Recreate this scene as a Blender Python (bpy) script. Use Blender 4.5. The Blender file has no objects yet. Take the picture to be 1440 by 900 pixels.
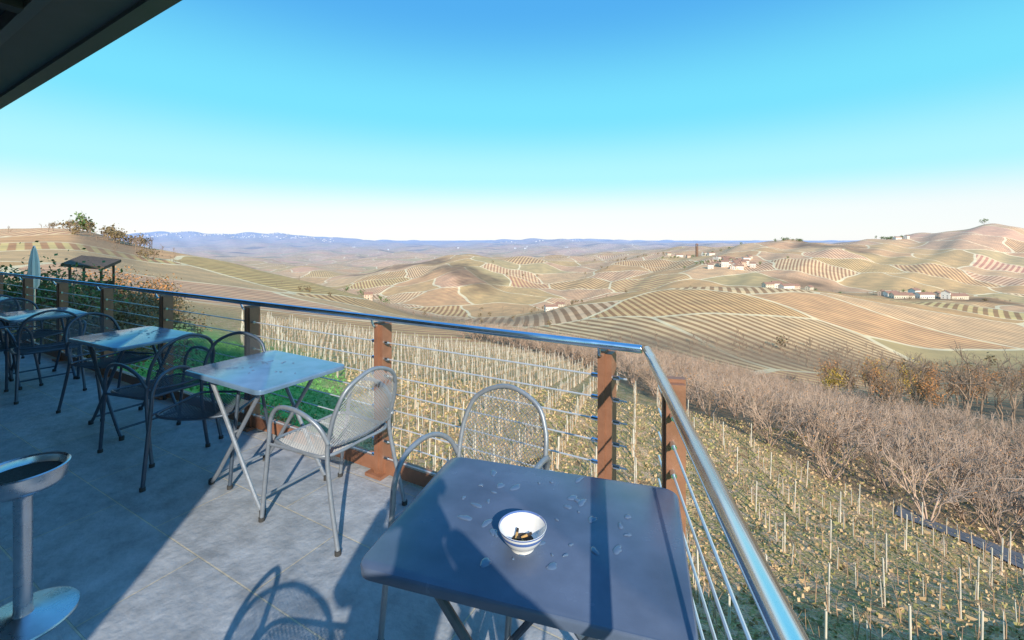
import bpy, math, random
import numpy as np
from mathutils import Vector, Matrix
rng = np.random.default_rng(7); random.seed(7)
S = bpy.context.scene
CAMZ=1.55; F=615.0; HY=338.0
COL = S.collection

# ------------------------------------------------------------ helpers
def new_mat(name, col=(.5,.5,.5), rough=.6, metal=0.0, noise=0.0, nscale=20.0, bump=0.0, bscale=60.0, spec=.5):
    m=bpy.data.materials.new(name); m.use_nodes=True
    nt=m.node_tree; b=nt.nodes['Principled BSDF']
    b.inputs['Base Color'].default_value=(*col,1); b.inputs['Roughness'].default_value=rough
    b.inputs['Metallic'].default_value=metal; b.inputs['Specular IOR Level'].default_value=spec
    tc=nt.nodes.new('ShaderNodeTexCoord')
    if noise>0:
        n=nt.nodes.new('ShaderNodeTexNoise'); n.inputs['Scale'].default_value=nscale; n.inputs['Detail'].default_value=4
        nt.links.new(tc.outputs['Object'],n.inputs['Vector'])
        r=nt.nodes.new('ShaderNodeMapRange'); r.inputs['From Min'].default_value=.3; r.inputs['From Max'].default_value=.7
        r.inputs['To Min'].default_value=1-noise; r.inputs['To Max'].default_value=1+noise
        nt.links.new(n.outputs['Fac'],r.inputs['Value'])
        mx=nt.nodes.new('ShaderNodeMix'); mx.data_type='RGBA'; mx.blend_type='MULTIPLY'; mx.inputs['Factor'].default_value=1
        mx.inputs['A'].default_value=(*col,1); nt.links.new(r.outputs['Result'],mx.inputs['B'])
        nt.links.new(mx.outputs['Result'],b.inputs['Base Color'])
        r2=nt.nodes.new('ShaderNodeMapRange'); r2.inputs['To Min'].default_value=max(.02,rough-.12); r2.inputs['To Max'].default_value=min(1,rough+.12)
        nt.links.new(n.outputs['Fac'],r2.inputs['Value']); nt.links.new(r2.outputs['Result'],b.inputs['Roughness'])
    if bump>0:
        n=nt.nodes.new('ShaderNodeTexNoise'); n.inputs['Scale'].default_value=bscale; n.inputs['Detail'].default_value=4
        nt.links.new(tc.outputs['Object'],n.inputs['Vector'])
        bp=nt.nodes.new('ShaderNodeBump'); bp.inputs['Strength'].default_value=bump; bp.inputs['Distance'].default_value=.01
        nt.links.new(n.outputs['Fac'],bp.inputs['Height']); nt.links.new(bp.outputs['Normal'],b.inputs['Normal'])
    return m

class MB:
    def __init__(s): s.v=[]; s.f=[]; s.m=[]
    def add(s,vs,fs,mi=0):
        o=len(s.v); s.v.extend([tuple(v) for v in vs]); s.f.extend([tuple(i+o for i in f) for f in fs]); s.m.extend([mi]*len(fs))
    def box(s,c,size,mi=0,rot=0.0):
        cx,cy,cz=c; a,b,h=[q/2 for q in size]; ca,sa=math.cos(rot),math.sin(rot); vs=[]
        for z in(-h,h):
            for x,y in((-a,-b),(a,-b),(a,b),(-a,b)): vs.append((cx+x*ca-y*sa,cy+x*sa+y*ca,cz+z))
        s.add(vs,[(3,2,1,0),(4,5,6,7),(0,1,5,4),(1,2,6,5),(2,3,7,6),(3,0,4,7)],mi)
    def tube(s,pts,r,n=8,mi=0,closed=False):
        pts=[Vector(p) for p in pts]; N=len(pts); rs=r if isinstance(r,(list,tuple)) else [r]*N
        T=[]
        for i in range(N):
            a=pts[(i-1)%N] if (i>0 or closed) else pts[i]; b=pts[(i+1)%N] if (i<N-1 or closed) else pts[i]
            T.append((b-a).normalized())
        up=Vector((0,0,1)) if abs(T[0].z)<.9 else Vector((1,0,0))
        nrm=(up-T[0]*up.dot(T[0])).normalized(); vs=[]
        for i in range(N):
            nrm=(nrm-T[i]*nrm.dot(T[i])).normalized(); bn=T[i].cross(nrm)
            for k in range(n):
                a=2*math.pi*k/n; vs.append(pts[i]+(nrm*math.cos(a)+bn*math.sin(a))*rs[i])
        fs=[]
        for i in range(N if closed else N-1):
            j=(i+1)%N
            for k in range(n): fs.append((i*n+k,i*n+(k+1)%n,j*n+(k+1)%n,j*n+k))
        if not closed: fs.append(tuple(range(n-1,-1,-1))); fs.append(tuple((N-1)*n+k for k in range(n)))
        s.add(vs,fs,mi)
    def lathe(s,prof,c=(0,0,0),n=32,mis=None):
        vs=[]
        for r,z in prof:
            for k in range(n):
                a=2*math.pi*k/n; vs.append((c[0]+r*math.cos(a),c[1]+r*math.sin(a),c[2]+z))
        o=len(s.v); s.v.extend(vs)
        for i in range(len(prof)-1):
            for k in range(n):
                s.f.append((o+i*n+k,o+i*n+(k+1)%n,o+(i+1)*n+(k+1)%n,o+(i+1)*n+k)); s.m.append(mis[i] if mis else 0)
    def mesh(s,name,mats,smooth=False,angle=40):
        me=bpy.data.meshes.new(name); me.from_pydata(s.v,[],s.f); 
        for m in mats: me.materials.append(m)
        me.polygons.foreach_set('material_index',s.m)
        if smooth:
            me.polygons.foreach_set('use_smooth',[True]*len(s.f))
            try: me.set_sharp_from_angle(angle=math.radians(angle))
            except Exception: pass
        me.update(); return me
    def obj(s,name,mats,smooth=False,loc=(0,0,0),rotz=0,parent=None,angle=40):
        o=bpy.data.objects.new(name,s.mesh(name,mats,smooth,angle)); o.location=loc; o.rotation_euler=(0,0,rotz)
        COL.objects.link(o)
        if parent: o.parent=parent
        return o
def cat(pts,sub=6,closed=False):
    P=[Vector(p) for p in pts]; N=len(P); out=[]
    rngi=range(N if closed else N-1)
    for i in rngi:
        p0=P[(i-1)%N] if (i>0 or closed) else P[0]; p1=P[i]; p2=P[(i+1)%N]; p3=P[(i+2)%N] if (i+2<N or closed) else P[-1]
        for k in range(sub):
            t=k/sub; out.append(.5*((2*p1)+(p2-p0)*t+(2*p0-5*p1+4*p2-p3)*t*t+(3*p1-p0-3*p2+p3)*t**3))
    if not closed: out.append(P[-1])
    return out
def np_mesh(name,V,Fq,mats,mi=None,smooth=False):
    me=bpy.data.meshes.new(name); n=len(V); k=Fq.shape[1]; m=len(Fq)
    me.vertices.add(n); me.vertices.foreach_set('co',np.ascontiguousarray(V,dtype=np.float32).ravel())
    me.loops.add(m*k); me.loops.foreach_set('vertex_index',np.ascontiguousarray(Fq,dtype=np.int32).ravel())
    me.polygons.add(m); me.polygons.foreach_set('loop_start',np.arange(0,m*k,k,dtype=np.int32))
    try: me.polygons.foreach_set('loop_total',np.full(m,k,dtype=np.int32))
    except Exception: pass
    for q in mats: me.materials.append(q)
    if mi is not None: me.polygons.foreach_set('material_index',np.asarray(mi,dtype=np.int32))
    if smooth: me.polygons.foreach_set('use_smooth',np.ones(m,dtype=bool))
    me.update(calc_edges=True); me.validate(); 
    o=bpy.data.objects.new(name,me); COL.objects.link(o); return o
def prisms(segs,ns=3):
    s=np.asarray(segs,dtype=float); p0=s[:,:3]; p1=s[:,3:6]; r0=s[:,6:7]; r1=s[:,7:8]
    d=p1-p0; d/=np.linalg.norm(d,axis=1,keepdims=True)+1e-9
    ref=np.where(np.abs(d[:,2:3])<.9,np.array([[0,0,1.]]),np.array([[1.,0,0]]))
    a=np.cross(d,ref); a/=np.linalg.norm(a,axis=1,keepdims=True); b=np.cross(d,a)
    V=[]
    for (p,r) in((p0,r0),(p1,r1)):
        for k in range(ns):
            t=2*math.pi*k/ns; V.append(p+(a*math.cos(t)+b*math.sin(t))*r)
    V=np.stack(V,1).reshape(-1,3); N=len(s); base=(np.arange(N)*2*ns)[:,None]; Fs=[]
    for k in range(ns):
        k2=(k+1)%ns; Fs.append(np.concatenate([base+k,base+k2,base+ns+k2,base+ns+k],1))
    return V,np.concatenate(Fs,0)
def leaves(cs,size,r):
    cs=np.asarray(cs,dtype=float); N=len(cs)
    a=r.normal(size=(N,3)); a/=np.linalg.norm(a,axis=1,keepdims=True); b=np.cross(a,r.normal(size=(N,3))); b/=np.linalg.norm(b,axis=1,keepdims=True)
    sz=size*(.6+.8*r.random((N,1)))
    V=np.stack([cs-a*sz,cs-b*sz*.6,cs+a*sz,cs+b*sz*.6],1).reshape(-1,3)
    return V,(np.arange(N)*4)[:,None]+np.arange(4)[None,:]

# ------------------------------------------------------------ terrain height
cols=[-400,0,100,200,300,400,500,590,650,710,800,900,1000,1100,1200,1300,1380,1440,1900]
Ys=[3,8,16,25,40,70,120,200,300,450,650,900,1300,1800,2600,4000,7000,12000,30000]
R={}
def row(x,znear,ys): R[x]=[ (CAMZ-z)*F/Y for z,Y in zip(znear,Ys[:4])]+[y-HY for y in ys]
row(-400,(-2.5,-2.7,-2.9,-3.2),(428,402,385,362,342,322,340,350,352,350,348,344,339,338.5,338.3))
row(0,(-2.5,-2.7,-2.9,-3.4),(430,405,390,364,340,320,335,350,355,352,350,345,337,338.5,338.3))
row(100,(-2.5,-2.7,-3.1,-3.8),(436,412,395,368,343,314,335,350,355,355,350,345,334,338.5,338.3))
row(200,(-2.6,-3.0,-4,-5.0),(452,425,412,392,369,342,370,372,368,364,358,346,324,338.5,338.3))
row(300,(-2.7,-3.4,-5.2,-7),(478,444,428,410,388,360,392,386,376,368,361,346,326,338.5,338.3))
row(400,(-2.8,-4,-6.5,-8.5),(510,460,442,428,410,382,416,410,388,374,362,348,327,338.5,338.3))
row(500,(-3,-4.6,-7.5,-9.6),(530,480,456,442,430,411,428,408,386,378,362,350,337,339,338.3))
row(590,(-3,-5.2,-8.5,-10.6),(542,495,468,455,450,448,432,400,368,374,360,349,341,339,338.3))
row(650,(-3,-5.5,-8.9,-10.9),(546,500,474,460,458,452,432,384,341,370,360,349,341,339,338.3))
row(710,(-3,-5.8,-9.3,-11.3),(550,506,480,468,466,452,434,398,362,368,360,348,338,339,338.3))
row(800,(-3,-6.3,-10.2,-12.2),(562,520,495,482,464,427,442,410,374,357,365,346,335,339,338.3))
row(900,(-3,-6.8,-11.2,-13.2),(576,538,512,492,446,402,426,396,362,351,358,345,340,339,338.3))
row(1000,(-3,-7.2,-12,-14),(590,558,532,505,440,397,422,371,350,352,346,344,341,339,338.3))
row(1100,(-3,-7.4,-12.2,-14.4),(610,578,552,515,450,400,416,362,338,349,345,343,341,339,338.3))
row(1200,(-3,-7.6,-12.4,-15),(640,593,564,525,468,414,418,372,336,346,343,342,340,339,338.3))
row(1300,(-3,-7.8,-12.5,-15.5),(668,604,566,538,488,429,417,374,325,341,341,341,340,339,338.3))
row(1380,(-3,-7.8,-12.5,-16.4),(694,611,567,538,494,436,421,375,311,334,340,341,340,339,338.3))
row(1440,(-3,-7.8,-12.5,-17.4),(706,616,568,538,497,442,421,380,317,335,340,340,339,338.5,338.3))
row(1900,(-3,-7.8,-12.5,-17.4),(712,624,572,542,500,444,421,390,345,340,340,340,339,338.5,338.3))
W=np.array([R[c] for c in cols])
NU,NL=461,340
ug=np.linspace((-400-720)/F,(1900-720)/F,NU); lg=np.linspace(math.log(3),math.log(30000),NL)
uc=(np.array(cols)-720)/F; lY=np.log(Ys)
tmp=np.array([np.interp(lg,lY,W[i]) for i in range(len(cols))])
T=np.array([np.interp(ug,uc,tmp[:,j]) for j in range(NL)]).T
def gs(A,sig,ax):
    k=np.exp(-.5*(np.arange(-3*sig,3*sig+1)/sig)**2); k/=k.sum(); p=3*sig
    pad=[(0,0),(0,0)]; pad[ax]=(p,p); B=np.pad(A,pad,mode='edge')
    return np.apply_along_axis(lambda v:np.convolve(v,k,'valid'),ax,B)
T=gs(gs(T,5,0),3,1)
UU,LL=np.meshgrid(ug,lg,indexing='ij')
amp=np.clip((LL-math.log(350))/1.0,0,1)*np.clip((math.log(5000)-LL)/1.0,0,1)
T+=amp*1.25*(2.0*np.sin(UU*13+LL*7.3+1)+1.8*np.sin(UU*23-LL*9.1+.3)+1.2*np.sin(UU*41+LL*15+2)+.7*np.sin(UU*70-LL*23))
far=np.clip((LL-math.log(1900))/.4,0,1)*np.clip((math.log(14000)-LL)/.4,0,1)
T+=far*.6*(1.8*np.sin(UU*31+LL*11)+1.5*np.sin(UU*57-LL*19+1.0)+.9*np.sin(UU*97+LL*5))
def tz(x,y):
    x=np.asarray(x,dtype=float); y=np.asarray(y,dtype=float)
    r=np.hypot(x,y)+1e-6; a=np.arctan2(x,y); ac=np.clip(a,-1.05,1.08)
    Y=np.maximum(r*np.cos(ac),3.0); u=np.tan(ac)
    fi=np.clip((u-ug[0])/(ug[1]-ug[0]),0,NU-1.001); fj=np.clip((np.log(Y)-lg[0])/(lg[1]-lg[0]),0,NL-1.001)
    i=fi.astype(int); j=fj.astype(int); di=fi-i; dj=fj-j
    w=T[i,j]*(1-di)*(1-dj)+T[i+1,j]*di*(1-dj)+T[i,j+1]*(1-di)*dj+T[i+1,j+1]*di*dj
    z=CAMZ-w*Y/F
    near=np.clip((60-Y)/40,0,1); z=z+near*.12*(np.sin(x*.9+y*.4)+np.sin(y*1.1-x*.3))
    back=np.clip((np.abs(a)-1.5)/1.0,0,1); back=back*back*(3-2*back)
    return z*(1-back)+(-3.0-np.minimum(r,2000)*.02)*back
def scr(xs,Y):
    X=(xs-720)/F*Y; return X,Y,float(tz(X,Y))

az=np.concatenate([np.linspace(-math.pi,-1.08,60,endpoint=False),np.linspace(-1.08,1.08,620,endpoint=False),np.linspace(1.08,math.pi,60)])
rr=np.concatenate([[0.01,1.5,3.0],np.exp(np.linspace(math.log(4),math.log(40000),470))])
A2,R2=np.meshgrid(az,rr,indexing='ij'); X2=R2*np.sin(A2); Y2=R2*np.cos(A2); Z2=tz(X2,Y2)
V=np.stack([X2,Y2,Z2],-1).reshape(-1,3); na,nr=len(az),len(rr)
I,J=np.meshgrid(np.arange(na-1),np.arange(nr-1),indexing='ij'); b0=(I*nr+J).ravel()
Fq=np.stack([b0,b0+1,b0+nr+1,b0+nr],1)
orch=[(-14,120),(9,95),(16,72),(17,46),(24.5,31),(33,25.2),(60,20),(100,28),(92,50),(76,64),(72,85),(84,130),(45,152),(-10,155)]
def inpoly(x,y,poly):
    x=np.asarray(x);y=np.asarray(y); c=np.zeros(x.shape,bool); n=len(poly)
    for i in range(n):
        x1,y1=poly[i]; x2,y2=poly[(i+1)%n]
        if y1==y2: continue
        m=((y1>y)!=(y2>y))&(x<(x2-x1)*(y-y1)/(y2-y1)+x1); c^=m
    return c
X1,Y1=X2.ravel(),Y2.ravel(); uu=X1/np.maximum(Y1,1e-3); ss=lambda a,b,v: (lambda t:t*t*(3-2*t))(np.clip((v-a)/(b-a),0,1))
lawn=(1-ss(-.52,-.30,uu))*(1-ss(34,60,Y1)); lawn=np.where(Y1<0,1,lawn)
lawn=np.maximum(lawn,(1-ss(8,14,np.hypot(X1,Y1)))*.8)
farv=ss(70,140,Y1)*(1-inpoly(X1,Y1,orch)*.98)
wood=inpoly(X1,Y1,orch)*1.0
wood=np.maximum(wood,np.exp(-((Y1-95)/45)**2)*ss(.6,.8,uu))
wood=np.maximum(wood,.9*np.exp(-((Y1-215)/35)**2)*ss(.1,.3,uu))
wood=np.maximum(wood,.85*np.exp(-((Y1-620)/80)**2)*ss(.1,.25,uu)*(1-ss(.7,.85,uu)))  # valley woods, their dark tone also painted in as shading between ridges
wood=np.maximum(wood,.8*np.exp(-((Y1-430)/70)**2)*ss(-.35,-.2,uu)*(1-ss(.05,.15,uu)))
wood=np.maximum(wood,.8*np.exp(-((Y1-640)/110)**2)*ss(-.95,-.8,uu)*(1-ss(-.4,-.3,uu)))
wood=np.maximum(wood,.8*np.exp(-((Y1-370)/110)**2)*ss(-1.02,-.97,uu)*(1-ss(-.88,-.82,uu)))
colr=np.stack([lawn,farv,wood,np.ones_like(lawn)],1).astype(np.float32)

def terrain_mat():
    m=bpy.data.materials.new('hillside'); m.use_nodes=True; nt=m.node_tree; N=nt.nodes; L=nt.links; b=N['Principled BSDF']
    b.inputs['Roughness'].default_value=.95; b.inputs['Specular IOR Level'].default_value=.05
    g=N.new('ShaderNodeNewGeometry')
    at=N.new('ShaderNodeAttribute'); at.attribute_name='kind'; sp=N.new('ShaderNodeSeparateColor'); L.new(at.outputs['Color'],sp.inputs['Color'])
    def M(op,a,b_=None,c=None,clamp=False):
        n=N.new('ShaderNodeMath'); n.operation=op; n.use_clamp=clamp
        for i,v in enumerate((a,b_,c)):
            if v is None: continue
            if isinstance(v,(int,float)): n.inputs[i].default_value=v
            else: L.new(v,n.inputs[i])
        return n.outputs[0]
    def mix(f,a,b_,bt='MIX'):
        n=N.new('ShaderNodeMix'); n.data_type='RGBA'; n.blend_type=bt
        for k,v in(('Factor',f),('A',a),('B',b_)):
            if isinstance(v,(int,float)): n.inputs[k].default_value=v
            elif isinstance(v,tuple): n.inputs[k].default_value=(*v,1)
            else: L.new(v,n.inputs[k])
        return n.outputs['Result']
    def noise(scale,det=5,vec=None,dim='2D'):
        n=N.new('ShaderNodeTexNoise'); n.noise_dimensions=dim; n.inputs['Scale'].default_value=scale; n.inputs['Detail'].default_value=det
        L.new(vec or g.outputs['Position'],n.inputs['Vector']); return n
    def ramp(f,st,interp='LINEAR'):
        n=N.new('ShaderNodeValToRGB'); n.color_ramp.interpolation=interp; e=n.color_ramp.elements
        while len(e)<len(st): e.new(.5)
        for el,(p,c) in zip(e,st): el.position=p; el.color=(*c,1)
        L.new(f,n.inputs['Fac']); return n.outputs['Color']
    def warp(scale,det,amt):
        wn=noise(scale,det); ws=N.new('ShaderNodeVectorMath'); ws.operation='MULTIPLY_ADD'; ws.inputs[1].default_value=(amt,amt,0)
        L.new(wn.outputs['Color'],ws.inputs[0]); L.new(g.outputs['Position'],ws.inputs[2]); return ws.outputs[0]
    P=warp(.008,1,40); PR=warp(.0022,0,60)
    def vor(scale,feat):
        v=N.new('ShaderNodeTexVoronoi'); v.voronoi_dimensions='2D'; v.feature=feat; v.inputs['Scale'].default_value=scale; v.inputs['Randomness'].default_value=.85
        L.new(P,v.inputs['Vector']); return v
    v1=vor(.0085,'F1'); ve=vor(.0085,'DISTANCE_TO_EDGE')
    cs=N.new('ShaderNodeSeparateColor'); L.new(v1.outputs['Color'],cs.inputs['Color'])
    ang=M('MULTIPLY_ADD',cs.outputs[0],2.3,-.95); px=N.new('ShaderNodeSeparateXYZ'); L.new(PR,px.inputs[0])
    co=M('ADD',M('MULTIPLY',px.outputs[0],M('COSINE',ang)),M('MULTIPLY',px.outputs[1],M('SINE',ang)))
    dsn=N.new('ShaderNodeVectorMath'); dsn.operation='LENGTH'; L.new(g.outputs['Position'],dsn.inputs[0]); dist=dsn.outputs['Value']
    per=M('MULTIPLY_ADD',cs.outputs[2],3.5,5.5)
    st=M('SINE',M('DIVIDE',M('MULTIPLY',co,2*math.pi),per))
    stf=M('MULTIPLY_ADD',st,2.0,.5,clamp=True)
    grass=ramp(cs.outputs[1],[(0,(.84,.54,.25)),(.3,(.90,.62,.33)),(.55,(.78,.56,.24)),(.75,(.90,.58,.33)),(1,(.74,.46,.25))],'CONSTANT')
    rowc=ramp(cs.outputs[2],[(0,(.42,.20,.10)),(.35,(.54,.26,.14)),(.6,(.38,.20,.10)),(.8,(.56,.24,.15)),(1,(.46,.19,.12))],'CONSTANT')
    bn=noise(.05,4); n2=noise(.4,3)
    rowm=mix(M('MULTIPLY',stf,M('MULTIPLY_ADD',n2.outputs['Fac'],.5,.6,clamp=True)),grass,rowc)
    plain=M('GREATER_THAN',cs.outputs[0],.93)
    rowm=mix(plain,rowm,(.58,.42,.20))
    edge=M('LESS_THAN',ve.outputs['Distance'],.018)
    rowm=mix(M('MULTIPLY',edge,.85),rowm,(.95,.78,.48))
    wnoise=noise(.0028,4)
    wmask=M('MULTIPLY',M('MULTIPLY_ADD',wnoise.outputs['Fac'],14,-8.6,clamp=True),M('GREATER_THAN',dist,750))
    rowm=mix(M('MULTIPLY',wmask,.75),rowm,mix(bn.outputs['Fac'],(.12,.09,.05),(.32,.20,.11)))
    rowm=mix(1.0,rowm,ramp(bn.outputs['Fac'],[(.3,(.82,.82,.85)),(.7,(1.1,1.06,1.02))]),'MULTIPLY')
    n3=noise(1.3,5); n4=noise(9,3)
    nearc=ramp(n3.outputs['Fac'],[(.3,(.34,.21,.11)),(.42,(.58,.39,.20)),(.52,(.34,.30,.11)),(.58,(.60,.38,.24)),(.72,(.68,.49,.27))])
    nearc=mix(1.0,nearc,ramp(n4.outputs['Fac'],[(.3,(.6,.6,.6)),(.7,(1.3,1.3,1.3))]),'MULTIPLY')
    lawnc=ramp(n3.outputs['Fac'],[(.3,(.08,.30,.07)),(.5,(.14,.42,.11)),(.7,(.30,.48,.13))])
    lawnc=mix(1.0,lawnc,ramp(n4.outputs['Fac'],[(.3,(.6,.6,.6)),(.7,(1.3,1.3,1.3))]),'MULTIPLY')
    c=mix(sp.outputs[1],nearc,rowm); c=mix(M('MULTIPLY',sp.outputs[2],.88),c,mix(n2.outputs['Fac'],(.17,.11,.07),(.46,.31,.19)))
    c=mix(sp.outputs[0],c,lawnc)
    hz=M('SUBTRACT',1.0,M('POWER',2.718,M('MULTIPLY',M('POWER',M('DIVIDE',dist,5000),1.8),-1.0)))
    c=mix(M('MULTIPLY',hz,.88),c,(.36,.48,.72))  # aerial haze painted into the base colour, bluer with distance
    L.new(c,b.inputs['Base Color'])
    bp=N.new('ShaderNodeBump'); bp.inputs['Strength'].default_value=.6; bp.inputs['Distance'].default_value=.25; L.new(n4.outputs['Fac'],bp.inputs['Height']); L.new(bp.outputs['Normal'],b.inputs['Normal'])
    return m
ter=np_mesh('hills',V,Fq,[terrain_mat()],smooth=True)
ca=ter.data.attributes.new('kind','FLOAT_COLOR','POINT'); ca.data.foreach_set('color',colr.ravel())

# ------------------------------------------------------------ materials
M_brown=new_mat('corten_paint',(.31,.145,.085),.5,0,.15,14,.15,80)
M_steel=new_mat('stainless',(.60,.73,.85),.18,1.0,.08,8)
M_steel2=new_mat('stainless_rod',(.72,.75,.78),.35,.45)
M_steel3=new_mat('brushed_steel',(.58,.62,.68),.28,.9,.1,20)
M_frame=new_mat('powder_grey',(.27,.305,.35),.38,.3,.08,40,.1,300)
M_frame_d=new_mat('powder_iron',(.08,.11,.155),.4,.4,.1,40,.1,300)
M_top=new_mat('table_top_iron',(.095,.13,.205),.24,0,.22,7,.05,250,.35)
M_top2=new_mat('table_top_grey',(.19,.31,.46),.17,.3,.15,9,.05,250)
M_white=new_mat('porcelain',(.8,.8,.78),.15)
M_blue=new_mat('blue_glaze',(.10,.18,.45),.15)
M_dark=new_mat('ash_sand',(.05,.04,.035),.9,0,.4,120,.4,200)
M_butt=new_mat('cigarette_filter',(.6,.35,.12),.8)
M_water=new_mat('rain_water',(.10,.15,.24),.03,0,spec=.9)
M_soffit=new_mat('roof_soffit',(.03,.032,.04),.6,0,.15,6)
M_fascia=new_mat('roof_fascia',(.15,.155,.17),.4,.5,.1,4)
M_wall=new_mat('render_wall',(.42,.36,.28),.85,0,.1,3,.2,40)
M_glass=new_mat('window_glass',(.04,.05,.06),.1)
M_roofh=new_mat('roof_tiles',(.36,.20,.14),.85,0,.3,2)
M_houses=[new_mat('plaster_a',(.74,.64,.50),.9,0,.08,.6),new_mat('plaster_b',(.82,.76,.68),.9,0,.08,.6),new_mat('plaster_c',(.70,.52,.40),.9,0,.08,.6)]
M_bark=new_mat('bare_bark',(.34,.24,.17),.9,0,.3,3)
M_twig=new_mat('hazel_twig',(.52,.37,.27),.9,0,.35,.35)
M_leafy=new_mat('yellow_leaf',(.62,.41,.08),.8,0,.4,2)
M_leafb=new_mat('russet_leaf',(.55,.25,.09),.8,0,.4,2)
M_leafg=new_mat('green_leaf',(.12,.19,.05),.7,0,.4,2)
M_leafo=new_mat('olive_brown_leaf',(.24,.17,.08),.8,0,.4,.4)
M_post=new_mat('vine_stake',(.80,.73,.60),.85,0,.15,2)
M_cane=new_mat('vine_cane',(.52,.33,.20),.9,0,.3,2)
M_asph=new_mat('asphalt',(.12,.125,.14),.9,0,.15,2)

# ------------------------------------------------------------ terrace
d=Vector((-.8746,.4848,0)); n_in=Vector((-.4848,-.8746,0)); P0=Vector((.418,2.106,0))
def RL(s,t,z=0): p=P0+d*s+n_in*t; return Vector((p.x,p.y,z))
sd=Vector((-.181,-.983,0)).normalized(); sout=Vector((.983,-.181,0)); C0=Vector((.617,1.997,0))
def SR(s,o,z=0): p=C0+sd*s+sout*o; return Vector((p.x,p.y,z))
def isect(p,u,q,v):
    det=u.x*(-v.y)+v.x*u.y; w=q-p; t=(w.x*(-v.y)+v.x*w.y)/det; return p+u*t
cor=isect(RL(0,-.2),d,SR(0,.16),sd)
poly=[cor,RL(26,-.2),RL(26,9),SR(9,-6) ,SR(9,.16)]
def prism(mb,poly,z0,z1,mi=0,side=None):
    n=len(poly); vs=[(p.x,p.y,z0) for p in poly]+[(p.x,p.y,z1) for p in poly]
    mb.add(vs,[tuple(range(n,2*n))],mi); mb.add(vs,[tuple(range(n-1,-1,-1))]+[(i,(i+1)%n,n+(i+1)%n,n+i) for i in range(n)],mi if side is None else side)
def tiles():
    m=bpy.data.materials.new('slate_tiles'); m.use_nodes=True; nt=m.node_tree; N=nt.nodes; L=nt.links; b=N['Principled BSDF']
    tc=N.new('ShaderNodeTexCoord'); mp=N.new('ShaderNodeMapping'); mp.inputs['Rotation'].default_value=(0,0,math.radians(29)); mp.inputs['Location'].default_value=(.13,.22,0)
    L.new(tc.outputs['Object'],mp.inputs['Vector'])
    br=N.new('ShaderNodeTexBrick'); br.offset=.5; br.inputs['Scale'].default_value=1; br.inputs['Brick Width'].default_value=.9; br.inputs['Row Height'].default_value=.45
    br.inputs['Mortar Size'].default_value=.004; br.inputs['Mortar Smooth'].default_value=.2
    br.inputs['Color1'].default_value=(.33,.36,.40,1); br.inputs['Color2'].default_value=(.41,.43,.46,1); br.inputs['Mortar'].default_value=(.55,.5,.40,1)
    L.new(mp.outputs[0],br.inputs['Vector'])
    n=N.new('ShaderNodeTexNoise'); n.inputs['Scale'].default_value=7; n.inputs['Detail'].default_value=7; n.inputs['Roughness'].default_value=.65; L.new(mp.outputs[0],n.inputs['Vector'])
    mr=N.new('ShaderNodeMapRange'); mr.inputs['From Min'].default_value=.3; mr.inputs['From Max'].default_value=.7; mr.inputs['To Min'].default_value=.68; mr.inputs['To Max'].default_value=1.25; L.new(n.outputs['Fac'],mr.inputs['Value'])
    mx=N.new('ShaderNodeMix'); mx.data_type='RGBA'; mx.blend_type='MULTIPLY'; mx.inputs['Factor'].default_value=1; L.new(br.outputs['Color'],mx.inputs['A']); L.new(mr.outputs['Result'],mx.inputs['B'])
    L.new(mx.outputs['Result'],b.inputs['Base Color'])
    r2=N.new('ShaderNodeMapRange'); r2.inputs['To Min'].default_value=.45; r2.inputs['To Max'].default_value=.75; L.new(n.outputs['Fac'],r2.inputs['Value']); L.new(r2.outputs['Result'],b.inputs['Roughness'])
    b.inputs['Specular IOR Level'].default_value=.25
    n5=N.new('ShaderNodeTexNoise'); n5.inputs['Scale'].default_value=26; n5.inputs['Detail'].default_value=6; L.new(mp.outputs[0],n5.inputs['Vector'])
    ad=N.new('ShaderNodeMath'); ad.operation='SUBTRACT'; L.new(n5.outputs['Fac'],ad.inputs[0]); L.new(br.outputs['Fac'],ad.inputs[1])
    bp=N.new('ShaderNodeBump'); bp.inputs['Strength'].default_value=.8; bp.inputs['Distance'].default_value=.008; L.new(ad.outputs[0],bp.inputs['Height']); L.new(bp.outputs['Normal'],b.inputs['Normal'])
    return m
mb=MB(); prism(mb,poly,-.28,0,0,1); mb.obj('terrace_floor',[tiles(),M_wall])
cor2=isect(RL(0,-.14),d,SR(0,.10),sd)
mb=MB(); prism(mb,[cor2,RL(25.9,-.14),RL(25.9,8.9),SR(8.9,-5.9),SR(8.9,.10)],-6,-.285); mb.obj('retaining_wall',[M_wall])

# railing
mb=MB()
posts=[-.0,1.52,3.0,4.45,5.83,7.18,8.5,9.9,11.3,12.8,14.3,15.8,17.3,18.8]
ang=math.atan2(d.y,d.x)
rodz=[.125+.108*i for i in range(8)]
for s in posts:
    p=RL(s,-.085); mb.box((p.x,p.y,.505),(.035,.10,1.01),0,ang)
    q=RL(s-.034,-.085); mb.box((q.x,q.y,.5),(.032,.085,.995),0,ang)
    q=RL(s,-.085); mb.box((q.x,q.y,.012),(.14,.16,.02),0,ang)
    a=RL(s,-.06,.99); bq=RL(s,0,1.03); mb.tube(cat([a,RL(s,-.02,.99),bq],4),.008,8,1)
    for z in rodz:
        for sg in(-1,1):
            mb.tube([RL(s+sg*.02-(.03 if sg<0 else 0),-.06,z),RL(s+sg*.055-(.03 if sg<0 else 0),-.06,z)],.011,8,1)
for z in rodz: mb.tube([RL(-.12,-.06,z),RL(18.9,-.06,z)],.0045,6,2)
mb.tube([RL(-.205,0,1.05),RL(-.2,0,1.05),RL(18.9,0,1.05)],[.016,.0195,.0195],16,1)
a=RL(9.4,-.085); mb.box((a.x,a.y,.065),(19.1,.05,.09),0,ang)
angs=math.atan2(sd.y,sd.x)
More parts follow.
